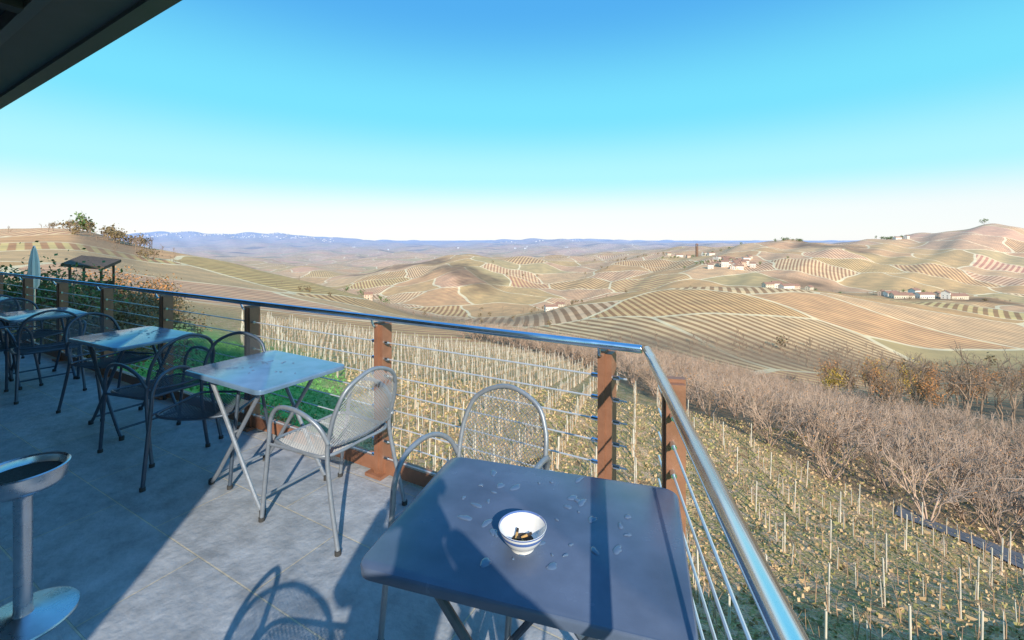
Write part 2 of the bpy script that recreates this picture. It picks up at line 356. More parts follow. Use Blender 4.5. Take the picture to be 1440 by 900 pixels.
for s in(.27,1.85,3.4,4.9,6.4,7.9):
    p=SR(s,.068); mb.box((p.x,p.y,.505),(.035,.085,1.01),0,angs); q=SR(s+.034,.068); mb.box((q.x,q.y,.5),(.032,.07,.995),0,angs)
    mb.box((p.x,p.y,.012),(.14,.14,.02),0,angs)
    mb.tube(cat([SR(s,.05,.99),SR(s,.02,.99),SR(s,0,1.03)],4),.008,8,1)
    for z in rodz:
        for sg in(-1,1): mb.tube([SR(s+sg*.02+(.03 if sg>0 else 0),.055,z),SR(s+sg*.055+(.03 if sg>0 else 0),.055,z)],.011,8,1)
for z in rodz: mb.tube([SR(-.03,.055,z),SR(8,.055,z)],.0045,6,2)
mb.tube([SR(0,0,1.05),SR(.005,0,1.05),SR(8,0,1.05)],[.016,.0195,.0195],18,1)
a=SR(4.0,.085); mb.box((a.x,a.y,.065),(8,.05,.09),0,angs)
mb.obj('terrace_railing',[M_brown,M_steel,M_steel2],True,angle=35)

# ------------------------------------------------------------ chairs
def chair_meshes():
    mb=MB(); r=.0115
    loop=[(-.235,-.31,.012),(-.225,-.245,.25),(-.215,-.205,.46),(-.217,-.235,.60),(-.205,-.265,.70),(-.15,-.292,.80),(0,-.305,.855),(.15,-.292,.80),(.205,-.265,.70),(.217,-.235,.60),(.215,-.205,.46),(.225,-.245,.25),(.235,-.31,.012)]
    mb.tube(cat(loop,6),r,8)
    for sx in(-1,1):
        arm=[(sx*.262,.275,.012),(sx*.262,.245,.22),(sx*.265,.205,.46),(sx*.268,.185,.58),(sx*.272,.12,.655),(sx*.275,.0,.675),(sx*.268,-.11,.655),(sx*.245,-.185,.60),(sx*.222,-.222,.52)]
        mb.tube(cat(arm,6),r,8)
        mb.lathe([(0,0),(.016,0),(.016,.022),(.0,.022)],(sx*.262,.275,0),10,[1,1,1]); mb.lathe([(0,0),(.016,0),(.016,.022),(0,.022)],(sx*.235,-.31,0),10,[1,1,1])
        mb.tube([(sx*.215,-.205,.44),(sx*.262,.205,.44)],.009,6)
    rim=[(-.21,-.19,.445),(-.235,0,.44),(-.235,.16,.445),(-.19,.235,.44),(0,.255,.43),(.19,.235,.44),(.235,.16,.445),(.235,0,.44),(.21,-.19,.445),(0,-.205,.445)]
    mb.tube(cat(rim,5,True),.009,6,0,True)
    mb.tube(cat([(-.215,-.21,.50),(0,-.235,.49),(.215,-.21,.50)],5),.008,6)
    frame=mb
    pan=MB(); wr=.0018; pitch=.0135
    def backY(x,z):
        zz=np.interp(z,[.46,.60,.70,.80,.86],[-.205,-.235,-.265,-.292,-.307]); return float(zz)-.028*(1-(x/.22)**2)*(1 if z<.75 else .3)
    def inb(x,z):
        if z<.492: return False
        if z<.62: return abs(x)<.215
        return (x/.215)**2+((z-.62)/.235)**2<1
    def seatZ(x,y): return .435-.018*(1-(x/.235)**2)*(1-((y-.02)/.24)**2)
    def ins(x,y): return abs(x)<.232 and -.2<y<.25 and ((abs(x)/.24)**4+(abs(y-.02)/.235)**4)<1.05
    for fn,ok,lo,hi,cx,cz in((lambda x,z:(x,backY(x,z),z),inb,-.6,.6,0,.67),(lambda x,y:(x,y,seatZ(x,y)),ins,-.6,.6,0,.02)):
        for sg in(1,-1):
            c=lo
            while c<hi:
                run=[]
                for k in range(-24,25):
                    t=k*.0165; x=cx+c/2+t; z=cz+sg*(t-c/2)*1.0
                    if ok(x,z): run.append(fn(x,z))
                    else:
                        if len(run)>1: pan.tube(run,wr,3)
                        run=[]
                if len(run)>1: pan.tube(run,wr,3)
                c+=pitch*1.414
    o=len(frame.v); frame.v+=pan.v; frame.f+=[tuple(i+o for i in f) for f in pan.f]; frame.m+=[2]*len(pan.f)
    return frame
cf=chair_meshes()
M_foot=new_mat('rubber_foot',(.05,.05,.05),.8)
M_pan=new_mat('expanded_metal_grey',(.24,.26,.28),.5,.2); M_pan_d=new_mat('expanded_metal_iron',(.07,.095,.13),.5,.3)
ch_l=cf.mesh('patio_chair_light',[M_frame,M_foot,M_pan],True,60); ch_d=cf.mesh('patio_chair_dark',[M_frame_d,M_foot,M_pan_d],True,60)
def chair(bx,by,Fx,Fy,dark=False,rz=0):
    o=bpy.data.objects.new('patio_chair',ch_d if dark else ch_l); COL.objects.link(o)
    f=Vector((Fx,Fy,0)).normalized(); o.location=(bx+f.x*.28,by+f.y*.28,0); o.rotation_euler=(0,0,math.atan2(f.y,f.x)-math.pi/2+rz)
    return o
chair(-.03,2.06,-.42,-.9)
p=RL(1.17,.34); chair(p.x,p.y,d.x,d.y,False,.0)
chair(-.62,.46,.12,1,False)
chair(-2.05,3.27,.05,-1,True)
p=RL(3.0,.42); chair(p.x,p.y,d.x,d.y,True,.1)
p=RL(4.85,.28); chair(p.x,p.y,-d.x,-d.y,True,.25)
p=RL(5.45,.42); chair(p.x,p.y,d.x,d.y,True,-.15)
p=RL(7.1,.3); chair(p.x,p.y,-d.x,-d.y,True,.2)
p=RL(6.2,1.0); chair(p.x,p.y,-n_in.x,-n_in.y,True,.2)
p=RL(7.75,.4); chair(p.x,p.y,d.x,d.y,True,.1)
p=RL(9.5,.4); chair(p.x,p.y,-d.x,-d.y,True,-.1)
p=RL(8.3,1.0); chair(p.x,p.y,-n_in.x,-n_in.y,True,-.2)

# ------------------------------------------------------------ tables
def table(name,cx,cy,rot,topm,legm,L=.80,Wd=.59,drops=0,seed=1):
    mb=MB(); h=.74; rc=.045; pts=[]
    for (sx,sy,a0) in((1,1,0),(-1,1,90),(-1,-1,180),(1,-1,270)):
        for k in range(7):
            a=math.radians(a0+15*k); pts.append((sx*(L/2-rc)+rc*math.cos(a),sy*(Wd/2-rc)+rc*math.sin(a)))
    n=len(pts)
    def ring(off,z): return [(x*(1-off/(L/2)),y*(1-off/(Wd/2)),z) for x,y in pts]
    rings=[ring(.012,h-.026),ring(0.001,h-.026),ring(0,h-.008),ring(.0015,h-.003),ring(.005,h)]
    vs=[v for r_ in rings for v in r_]; fs=[]
    for i in range(len(rings)-1):
        for k in range(n): fs.append((i*n+k,i*n+(k+1)%n,(i+1)*n+(k+1)%n,(i+1)*n+k))
    fs.append(tuple((len(rings)-1)*n+k for k in range(n))); mb.add(vs,fs,0)
    under=ring(.012,h-.010); mb.add(under,[tuple(range(n-1,-1,-1))],0)
    mb.add(ring(.012,h-.026)+under,[(k,n+k,n+(k+1)%n,(k+1)%n) for k in range(n)],0)
    for sy,o in((.21,0),(-.21,0)):
        mb.tube(cat([(-.28,sy,h-.03),(-.20,sy,h-.10),(.20,sy,.12),(.30,sy,.012)],5),.012,8,1)
        s2=sy-.035 if sy>0 else sy+.035
        mb.tube(cat([(.28,s2,h-.03),(.20,s2,h-.10),(-.20,s2,.12),(-.30,s2,.012)],5),.012,8,1)
        mb.tube([(-.005,sy+.014,h*.5+.03),(-.005,s2-.014 if sy>0 else s2+.014,h*.5+.03)],.007,8,1)
        for x in(.30,-.30): mb.lathe([(0,0),(.017,0),(.017,.03),(0,.03)],(x,sy if x>0 else s2,0),10,[2,2,2])
        mb.box((0,sy,h-.028),(.62,.025,.018),1)
    mb.tube([(.245,-.21,.07),(.245,.21,.07)],.009,8,1); mb.tube([(-.245,-.175,.07),(-.245,.175,.07)],.009,8,1)
    mb.tube([(-.26,-.21,h-.04),(-.26,.21,h-.04)],.009,8,1); mb.tube([(.26,-.175,h-.04),(.26,.175,h-.04)],.009,8,1)
    root=bpy.data.objects.new(name,None); COL.objects.link(root); root.location=(cx,cy,0); root.rotation_euler=(0,0,rot)
    mb.obj('top_and_folding_legs',[topm,legm,M_foot],True,parent=root,angle=35)
    if drops:
        r=random.Random(seed); wb=MB()
        for _ in range(drops):
            gx,gy=r.choice([(-.12,.12),(-.02,.16),(-.1,-.02),(-.14,-.1),(-.2,.05),(.2,.0),(.05,-.14),(.1,.12)])
            x=gx+r.gauss(0,.06); y=gy+r.gauss(0,.05); R_=r.uniform(.003,.012); el=r.uniform(1,2.2); a=r.uniform(0,3.14)
            nn=16; prof=[(1,0.0003),(.93,.0016),(.7,.0030),(.35,.0036),(.02,.0038)]; vs=[]; ph=r.uniform(0,6)
            for q,z in prof:
                for k in range(nn):
                    t=2*math.pi*k/nn; rr_=R_*q*(1+.22*math.sin(2*t+ph)+.12*math.sin(3*t+ph*2)); xx=rr_*math.cos(t)*el; yy=rr_*math.sin(t)
                    vs.append((x+xx*math.cos(a)-yy*math.sin(a),y+xx*math.sin(a)+yy*math.cos(a),h+z))
            fs=[(i*nn+k,i*nn+(k+1)%nn,(i+1)*nn+(k+1)%nn,(i+1)*nn+k) for i in range(4) for k in range(nn)]
            fs.append(tuple(4*nn+k for k in range(nn))); wb.add(vs,fs,0)
        wb.obj('rain_drops',[M_water],True,parent=root,angle=80)
    return root
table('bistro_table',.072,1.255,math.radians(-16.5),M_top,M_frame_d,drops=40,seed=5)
ra=math.atan2(-d.y,-d.x)
for s,t,a in((2.07,.36,0),(3.95,.35,.05),(6.3,.33,-.04),(8.65,.38,.03),(10.9,.36,0)):
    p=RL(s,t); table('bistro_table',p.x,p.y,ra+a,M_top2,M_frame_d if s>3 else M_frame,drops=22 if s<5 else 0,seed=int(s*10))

# bowl
mb=MB(); prof=[(.0,.004),(.026,.004),(.028,0),(.031,0),(.031,.008),(.040,.014),(.050,.026),(.054,.033),(.056,.037),(.0605,.047),(.0620,.053),(.0632,.057),(.0622,.0575),(.0605,.053),(.058,.046),(.054,.036),(.045,.022),(.030,.017),(0,.016)]
mis=[0,0,0,0,0,0,0,0,1,0,1,0,1,0,0,0,0,2]
mb.lathe(prof,(0,0,0),48,mis)
for k,(x,y,a) in enumerate(((.01,.005,.3),(-.015,.012,1.4),(.0,-.018,2.5))):
    v=Vector((math.cos(a),math.sin(a),.25))*.014; c=Vector((x,y,.026)); mb.tube([c-v,c+v*.2],.0036,8,3); mb.tube([c+v*.2,c+v*1.1],.0036,8,2)
mb.obj('ceramic_ashtray_bowl',[M_white,M_blue,M_dark,M_butt],True,(.028,1.155,.741),angle=60)

# ashtray stand
mb=MB(); prof=[(0,.0),(.165,0),(.168,.006),(.165,.012),(.15,.016),(.06,.026),(.032,.034),(.028,.05),(.028,.50),(.034,.515),(.075,.53),(.115,.548),(.128,.565),(.132,.60),(.134,.618),(.139,.622),(.134,.626),(.126,.62),(.122,.60),(.117,.594),(.06,.590),(0,.588)]
mb.lathe(prof,(0,0,0),48,[0]*19+[1,1])
mb.obj('ashtray_stand',[M_steel3,M_dark],True,(-1.99,1.78,0))

# ------------------------------------------------------------ roof and building behind
sunaz=Vector((-.225,.974,0))
rc0=Vector((-1.02,-1.0,0))
e0=Vector((-2.15,2.55,0)); ed=(Vector((-4.97,4.24,0))-e0).normalized()
fr=isect(e0,ed,rc0,sunaz); fl=e0+ed*14
zr=2.95
inn=Vector((-ed.y,ed.x,0)); 
if inn.y>0: inn=-inn
mb=MB(); prism(mb,[fr,rc0-sunaz*1,rc0-sunaz*1+d*15+n_in*0,fl],zr+.05,zr+.26,0)
def strip(a,b,w0,w1,z0,z1,mi):
    q=[a+inn*w0,b+inn*w0,b+inn*w1,a+inn*w1]; prism(mb,q,z0,z1,mi)
strip(fr,fl,-.10,-.0,zr-.02,zr+.28,1)
strip(fr,fl,.0,.30,zr+.01,zr+.045,2)
strip(fr,fl,.302,.36,zr-.05,zr+.045,1)
for k in range(9):
    a=fr+ed*(1.0+1.6*k); prism(mb,[a+inn*.362,a+ed*.10+inn*.362,a+ed*.10+inn*3.0,a+inn*3.0],zr-.06,zr+.048,0)
mb.obj('canopy_roof',[M_soffit,M_fascia,new_mat('soffit_board',(.13,.13,.14),.6,0,.1,5)])
root=bpy.data.objects.new('restaurant_building',None); COL.objects.link(root)
mb=MB(); bpoly=[rc0,rc0+d*22,rc0+d*22+n_in*9,rc0+n_in*9]; prism(mb,bpoly,-6,7.2); mb.obj('walls',[M_wall],parent=root)
mb=MB()
for k in range(7):
    c=rc0+d*(1.6+3*k)-n_in*.02
    mb.box((c.x,c.y,1.15),(1.7,.08,2.3),0,ang); mb.box((c.x,c.y,4.6),(1.1,.08,1.3),0,ang)
mb.obj('windows',[M_glass],parent=root)

# ------------------------------------------------------------ vegetation
def grow(out,p,dr,L,r,depth,rg,spread,nc,tips,up=.15):
    mid=p+dr*L*.5+rg.normal(size=3)*L*.05; end=mid+(dr+rg.normal(size=3)*.12)*L*.5
    out.append((*p,*mid,r,r*.85)); out.append((*mid,*end,r*.85,r*.65))
    if depth==0: tips.append(end); return
    for k in range(nc):
        t=1.0 if k==0 else rg.uniform(.35,1)
        b=p+(end-p)*t; nd=dr+rg.normal(size=3)*spread; nd[2]+=up; nd/=np.linalg.norm(nd)
        grow(out,b,nd,L*rg.uniform(.55,.8),r*.6 if k else r*.7,depth-1,rg,spread,nc,tips,up)
def hazel(seed,H=3.6):
    rg=np.random.default_rng(seed); o=[];tips=[]
    for k in range(6):
        a=rg.uniform(0,6.28); dr=np.array([math.cos(a)*.5,math.sin(a)*.5,1]); dr/=np.linalg.norm(dr)
        grow(o,np.array([math.cos(a)*.12,math.sin(a)*.12,0]),dr,H*.42,.05,3,rg,.42,3,tips,.08)
    return np.array(o),np.array(tips)
def bigtree(seed,H=11,depth=5,r=.2,spread=.45,nc=3):
    rg=np.random.default_rng(seed); o=[];tips=[]
    grow(o,np.array([0,0,0.]),np.array([0,0,1.]),H*.34,r,depth,rg,spread,nc,tips,.22)
    return np.array(o),np.array(tips)
def place(variants,locs,ns=3,rs=None,leafs=None):
    Vs=[];Fs=[];off=0;Ms=[]
    r=np.random.default_rng(3)
    for (x,y,z,sc,vi,lf) in locs:
        segs,tips=variants[vi]; a=r.uniform(0,6.28); c,s_=math.cos(a),math.sin(a); Rm=np.array([[c,-s_,0],[s_,c,0],[0,0,1]])
        g=segs.copy(); g[:,:3]=segs[:,:3]@Rm.T*sc+(x,y,z); g[:,3:6]=segs[:,3:6]@Rm.T*sc+(x,y,z); g[:,6:]*=sc
        v,f=prisms(g,ns); Vs.append(v);Fs.append(f+off);off+=len(v);Ms.append(np.zeros(len(f),int))
        if lf is not None:
            cnt,size,mi,spreadl=lf; tp=tips@Rm.T*sc+(x,y,z); idx=r.integers(0,len(tp),cnt); cs=tp[idx]+r.normal(size=(cnt,3))*spreadl
            v,f=leaves(cs,size,r); Vs.append(v);Fs.append(f+off);off+=len(v);Ms.append(np.full(len(f),mi))
    return np.concatenate(Vs),np.concatenate(Fs),np.concatenate(Ms)
hz=[hazel(i) for i in range(5)]
locs=[]; r=np.random.default_rng(11)
dx,dy=.28,.96
for i in range(-60,60):
    for j in range(-10,60):
        px=i*4.0*dy+j*3.3*dx+r.normal()*.35; py=-i*4.0*dx+j*3.3*dy+r.normal()*.35+20
        if inpoly(np.array([px]),np.array([py]),orch)[0] and px/py<1.5: locs.append((px,py,float(tz(px,py))-.05,r.uniform(1.05,1.5),int(r.integers(0,5)),(45,.07,2,.3) if r.random()<.4 else None))
print('hazels',len(locs))
V,Fv,Mi=place(hz,locs); np_mesh('hazel_orchard',V,Fv,[M_twig,M_leafy,M_leafb],Mi)
bt=[bigtree(20+i,15) for i in range(4)]
locs=[]
for k in range(90):
    xs=r.uniform(1165,1640); Y=r.uniform(74,128); X,Y,z=scr(xs,Y)
    if xs<1240 and Y<95: Y=r.uniform(100,128); X,Y,z=scr(xs,Y)
    q=r.random(); lf=None
    if q<.16: lf=(650,.17,1,.55)
    elif q<.46: lf=(550,.16,2,.6)
    elif q<.52: lf=(500,.16,4,.5)
    locs.append((X,Y,z-.1,r.uniform(.75,1.2)*(.78 if lf else 1),int(r.integers(0,4)),lf))
LM=[M_bark,M_leafy,M_leafb,M_leafg,M_leafo]
V,Fv,Mi=place(bt,locs); np_mesh('autumn_woodland',V,Fv,LM,Mi)

# vines
segP=[];segC=[];segW=[];lv=[]
r=np.random.default_rng(5); rd=np.array([.27,.963]); pd=np.array([.963,-.27])
vregion=lambda x,y: (y>11) and (y<92) and (x/y>-.62) and (x/y<1.35) and not (x/y<-.33 and y<38) and not inpoly(np.array([x]),np.array([y]),orch)[0]
far_edge=[(-60,60),(-30,100),(9,93),(15,72),(15.5,46),(23,30.5),(31,24.5),(58,18),(58,8),(0,5),(-20,10),(-60,30)]
for i in range(-40,40):
    o=pd*i*2.3; prev=None; cnt=0
    for j in range(0,110):
        p=o+rd*(j*1.0-5)+r.normal(size=2)*.05; x,y=p
        if not vregion(x,y) or not inpoly(np.array([x]),np.array([y]),far_edge)[0]: prev=None; cnt=0; continue
        z=float(tz(x,y)); cnt+=1; ctr=x/y<.38
        h=r.uniform(1.15,1.4); tl=r.normal(size=2)*.04
        if ctr or r.random()<.6: segP.append((x,y,z-.1,x+tl[0],y+tl[1],z+(h if ctr else h*.8),.022,.022))
        if cnt%5==1:
            h=1.9; segP.append((x+.1,y,z-.1,x+.1+tl[0],y+tl[1],z+h,.04,.04))
        b0=np.array([x+.06,y,z]); hd=b0+(r.normal()*.05,r.normal()*.05,.75); segC.append((*b0,*hd,.025,.02))
        for k in range(7 if ctr else 4):
            al=r.uniform(-.5,.5); e=hd+np.array([rd[0]*al+r.normal()*.12,rd[1]*al+r.normal()*.12,r.uniform(.1,.7)]); segC.append((*hd,*e,.010,.006))
            if y<80 and r.random()<(.7 if ctr else .06): lv.append(hd+(e-hd)*r.uniform(.2,1))
        if prev is not None:
            for hh in(.75,1.15): segW.append((prev[0],prev[1],prev[2]+hh,x,y,z+hh,.004,.004))
        prev=(x,y,z)
Vp,Fp=prisms(segP,4); Vc,Fc=prisms(segC,3); Vw,Fw=prisms(segW,3); Vl,Fl=leaves(lv,.055,r)
o1=len(Vp);o2=o1+len(Vc);o3=o2+len(Vw)
np_mesh('vineyard_rows',np.concatenate([Vp,Vc,Vw,Vl]),np.concatenate([Fp,Fc+o1,Fw+o2,Fl+o3]),[M_post,M_cane,M_steel2,new_mat('dry_vine_leaf',(.68,.46,.20),.8,0,.3,2)],np.concatenate([np.zeros(len(Fp)),np.ones(len(Fc)),np.full(len(Fw),2),np.full(len(Fl),3)]))
print('vines',len(segP))
gx=r.uniform(-28,40,30000); gy=r.uniform(9,45,30000); k=(gx/gy<1.3)&(gx/gy>-1.2); gx=gx[k];gy=gy[k]; gz=tz(gx,gy)
hh=r.uniform(.05,.2,len(gx)); th=r.uniform(0,6.28,len(gx)); w=r.uniform(.02,.07,len(gx))
a=np.stack([gx-np.cos(th)*w,gy-np.sin(th)*w,gz-.02],1); b2=np.stack([gx+np.cos(th)*w,gy+np.sin(th)*w,gz-.02],1)
t1=b2+np.stack([r.normal(size=len(gx))*.05+np.cos(th)*w*.3,r.normal(size=len(gx))*.05,hh],1); t2=a+np.stack([r.normal(size=len(gx))*.05-np.cos(th)*w*.3,r.normal(size=len(gx))*.05,hh*.8],1)
Vg=np.stack([a,b2,t1,t2],1).reshape(-1,3); Fg=(np.arange(len(gx))*4)[:,None]+np.arange(4)
lw=(gx/gy<-.38)
mi=np.where(lw,1,np.where(r.random(len(gx))<.35,2,0))
np_mesh('grass_tufts',Vg,Fg,[new_mat('dry_grass',(.64,.46,.26),.9,0,.3,1),new_mat('lawn_grass',(.16,.40,.11),.9,0,.3,1),new_mat('olive_grass',(.37,.34,.13),.9,0,.3,1)],mi)

mb=MB(); pl=[Vector(q) for q in((26,29.6,0),(29,26.8,0),(35,23,0),(50,18.7,0),(75,16.5,0))]; c=cat(pl,8); vs=[]
for i,p in enumerate(c):
    t=(c[min(i+1,len(c)-1)]-c[max(i-1,0)]).normalized(); nn=Vector((-t.y,t.x,0)); 
    for k in(-1.4,-.7,0,.7,1.4):
        q=p+nn*k; vs.append((q.x,q.y,float(tz(q.x,q.y))+.10))
mb.add(vs,[(i*5+k,i*5+k+1,i*5+k+6,i*5+k+5) for i in range(len(c)-1) for k in range(4)]); mb.obj('country_road',[M_asph],True)

# distant tree masses
cv=[]
for i in range(4):
    s_,t_=bigtree(50+i,6,3,.15,.55,3); cv.append((s_,t_))
locs=[]
def cluster(xs,Y,n,sx,sy,sc=1.0,mi=4,lf=60,bare=.75):
    for _ in range(n):
        x=(xs-720)/F*Y+r.normal()*sx; y=Y+r.normal()*sy; q=r.random()
        locs.append((x,y,float(tz(x,y))-.3,sc*r.uniform(.6,1.2),int(r.integers(0,4)),None if q<bare else (lf,.5*sc,mi,.8*sc)))
for a_ in [(1110,1290,18,24,10,1.7,3,60,.2),(1255,1320,26,30,10,1.7,3,60,.2),(1384,1300,1,1,1,3.0,3,90,0),(1290,640,18,60,12,1.1,3,60,.5),(1380,560,18,40,10,1.1),(1100,545,14,40,8,1.0,3,60,.5),(1020,930,34,55,14,1.5,3,60,.4),(985,1240,16,60,10,1.6,3,60,.3),
    (790,510,14,45,12,1.2,4,60,.5),(720,560,20,70,20,1.1),(850,500,12,50,20,1.0),(520,460,12,20,10,1.3,3,60,.5),(640,420,26,60,15,1,4,60,.9),(700,330,30,40,15,1,4,60,.95),(560,400,16,30,15,1,4,60,.95),(900,1350,20,110,20,1.5,4,60,.4),(800,1080,20,90,30,1.4,4,60,.5),
    (440,330,8,20,10,.9),(1150,235,30,30,12,1.2,4,60,.95),(1050,225,30,30,14,1,4,60,.95),(940,215,24,35,10,.9,4,60,.95),(1300,225,44,50,16,1.3,4,60,.95),(155,400,44,24,12,2.3,4,70,.75),(200,330,18,14,10,1.5,4,50,.75),(120,430,5,3,2,3.0,3,60,.5),(75,430,8,14,4,1.2)]:
    cluster(*a_)
V,Fv,Mi=place(cv,locs); np_mesh('distant_trees',V,Fv,LM,Mi)

# garden shrubs left, behind the railing
sh=[hazel(90+i,2.6) for i in range(3)]
for (xs,Y,sc,m_) in((8,13.5,1.45,3),(40,15,1.3,3),(78,14,1.4,3),(105,15.5,1.3,4),(162,24,1.8,2),(185,27,1.5,4),(-60,13,1.5,3)):
    X,Y,z=scr(xs,Y); V,Fv,Mi=place(sh,[(X,Y,z-.1,sc,int(r.integers(0,3)),(3600,.06,m_,.28)),(X+.7,Y+.4,z-.1,sc*.9,1,(2200,.06,4,.28))]); np_mesh('garden_shrub',V,Fv,LM,Mi)
X,Y,z=scr(395,17); V,Fv,Mi=place(sh,[(X,Y,z,.7,0,(400,.05,1,.12))]); np_mesh('garden_shrub',V,Fv,[M_bark,M_leafb,M_leafb,M_leafg],Mi)
# shed
X,Y,z=scr(130,20); root=bpy.data.objects.new('garden_shed',None); COL.objects.link(root); root.location=(X,Y,z); root.rotation_euler=(0,0,.35)
M_wood=new_mat('dark_wood',(.10,.07,.05),.8,0,.3,5); root.scale=(.5,.6,(.70-z)/3.4)
mb=MB()
for x in(-1.1,1.1):
    for y in(-.9,.9): mb.box((x,y,1.6),(.14,.14,3.2),0)
mb.box((0,.86,1.3),(2.1,.05,2.6),0); mb.obj('posts_and_back_wall',[M_wood],parent=root)
mb=MB(); mb.add([(-1.5,-1.3,3.18),(1.5,-1.3,3.05),(1.5,1.3,3.25),(-1.5,1.3,3.42),(-1.5,-1.3,3.28),(1.5,-1.3,3.15),(1.5,1.3,3.35),(-1.5,1.3,3.52)],[(3,2,1,0),(4,5,6,7),(0,1,5,4),(1,2,6,5),(2,3,7,6),(3,0,4,7)]); mb.obj('roof',[M_wood],parent=root)
# closed parasol
X,Y,z=scr(48,12.2); mb=MB(); top=1.40-z
mb.lathe([(.03,0),(.03,top-.02),(0,top)],(0,0,0),12,[1,1]); mb.lathe([(.25,0),(.25,.08),(.03,.1)],(0,0,0),16,[1,1])
vs=[];nn=24
for q,zz in((.05,-1.2),(.09,-1.1),(.105,-.8),(.09,-.45),(.05,-.15),(.02,-.02)):
    for k in range(nn):
        t=2*math.pi*k/nn; rr_=q*(1+.22*math.cos(6*t)); vs.append((rr_*math.cos(t),rr_*math.sin(t),top+zz))
mb.add(vs,[(i*nn+k,i*nn+(k+1)%nn,(i+1)*nn+(k+1)%nn,(i+1)*nn+k) for i in range(5) for k in range(nn)],0)
mb.obj('closed_parasol',[new_mat('canvas',(.8,.78,.72),.9,0,.05,5),M_steel],True,(X,Y,z))

# ------------------------------------------------------------ houses
def house_meshes(w,dp,h,mi):
    wb=MB(); wb.box((0,0,h/2-1),(w,dp,h+2),0); rh=dp*.28
    wb.add([(-w/2,-dp/2,h),(-w/2,dp/2,h),(-w/2,0,h+rh)],[(0,1,2)],0); wb.add([(w/2,-dp/2,h),(w/2,dp/2,h),(w/2,0,h+rh)],[(2,1,0)],0)
    rb=MB(); e=.5
    for sg in(1,-1):
        a=[(-w/2-e,sg*(dp/2+e),h-.25),(w/2+e,sg*(dp/2+e),h-.25),(w/2+e,0,h+rh+.08),(-w/2-e,0,h+rh+.08)]
        a2=[(x,y,z+.25) for x,y,z in a]; rb.add(a+a2,[(0,1,2,3),(7,6,5,4),(0,4,5,1),(1,5,6,2),(3,2,6,7),(0,3,7,4)])
    rb.box((w*.25,dp*.15,h+rh),(.8,.8,1.6))
    nb=MB(); nf=max(1,int(h//2.9)); nw=max(2,int(w//2.6))
    for f in range(nf):
        for k in range(nw):
            x=-w/2+(k+.5)*w/nw; z=1.5+f*2.9
            for sg in(1,-1):
                if f==0 and k==nw//2: nb.box((x,sg*(dp/2+.02),1.05),(1.1,.08,2.1))
                else: nb.box((x,sg*(dp/2+.02),z),(.9,.08,1.3))
        for y in(-dp*.22,dp*.22):
            for sg in(1,-1): nb.box((sg*(w/2+.02),y,1.5+f*2.9),(.08,.9,1.3))
    return wb.mesh('walls',[M_houses[mi]]),rb.mesh('roof',[M_roofh]),nb.mesh('windows_and_door',[M_glass])
hv=[house_meshes(14,8,6,0),house_meshes(20,9,5.6,1),house_meshes(10,8,6.4,2),house_meshes(26,10,4.5,0),house_meshes(12,9,8.6,1)]
def house(xs,Y,v,rot,sc=1.0):
    X,Y,z=scr(xs,Y); e=bpy.data.objects.new('farmhouse',None); COL.objects.link(e); e.location=(X,Y,z+.2); e.rotation_euler=(0,0,rot); e.scale=(sc,)*3
    for me,nm in zip(hv[v],('walls','roof','windows_and_door')):
        o=bpy.data.objects.new(nm,me); COL.objects.link(o); o.parent=e
HL=[(1240,625,2,.6,.9),(1252,620,1,.2),(1268,600,3,-.1),(1286,618,4,.3),(1300,600,1,0),(1318,622,2,.5),(1330,602,4,.7),(1345,605,3,.1),(1080,500,0,.2,.8),(1092,505,4,-.2,.8),(1106,500,1,.3,.8),(1118,510,2,.1,.8),(1138,520,0,.6,.7),
  (775,480,1,.2,.7),(788,490,0,-.3,.7),(518,440,2,.3,.8),(1262,1290,1,.1),(1275,1290,4,.4),(955,1280,1,.1),(940,1300,0,.4),(1000,1230,1,.3),(990,1240,4,.6),(968,1240,2,.1)]
rv=random.Random(4)
for k in range(30): HL.append((rv.gauss(1030,19),rv.uniform(850,1000),rv.choice((0,1,2,4,4,1)),rv.uniform(-.8,.8),rv.uniform(.8,1.15)))
for a_ in HL: house(*a_)
# bell tower
X,Y,z=scr(980,1250); e=bpy.data.objects.new('bell_tower',None); COL.objects.link(e); e.location=(X,Y,z+2); e.scale=(.8,.8,1.1)
mb=MB(); mb.box((0,0,11),(7,7,26)); mb.box((0,0,24.6),(8,8,.8)); 
for sx in(-2.9,2.9):
    for sy in(-2.9,2.9): mb.box((sx,sy,27.2),(1.2,1.2,4.4))
mb.box((0,0,29.8),(8,8,.8)); mb.obj('shaft_and_belfry',[new_mat('brick_tower',(.22,.13,.09),.9,0,.2,.5)],parent=e)
mb=MB(); mb.add([(-4,-4,30.25),(4,-4,30.25),(4,4,30.25),(-4,4,30.25),(0,0,33)],[(0,1,4),(1,2,4),(2,3,4),(3,0,4),(3,2,1,0)]); mb.obj('roof',[M_roofh],parent=e)
mb=MB(); 
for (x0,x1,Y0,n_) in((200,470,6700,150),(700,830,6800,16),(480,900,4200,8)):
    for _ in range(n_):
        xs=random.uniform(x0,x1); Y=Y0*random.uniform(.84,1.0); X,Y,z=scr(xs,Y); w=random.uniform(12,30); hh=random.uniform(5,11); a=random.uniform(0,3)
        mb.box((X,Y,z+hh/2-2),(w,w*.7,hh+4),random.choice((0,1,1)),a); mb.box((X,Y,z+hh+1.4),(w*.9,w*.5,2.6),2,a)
mb.obj('distant_town',[new_mat('haze_white',(.52,.56,.66),.9),new_mat('haze_cream',(.45,.48,.56),.9),new_mat('haze_roof',(.36,.39,.50),.9)])

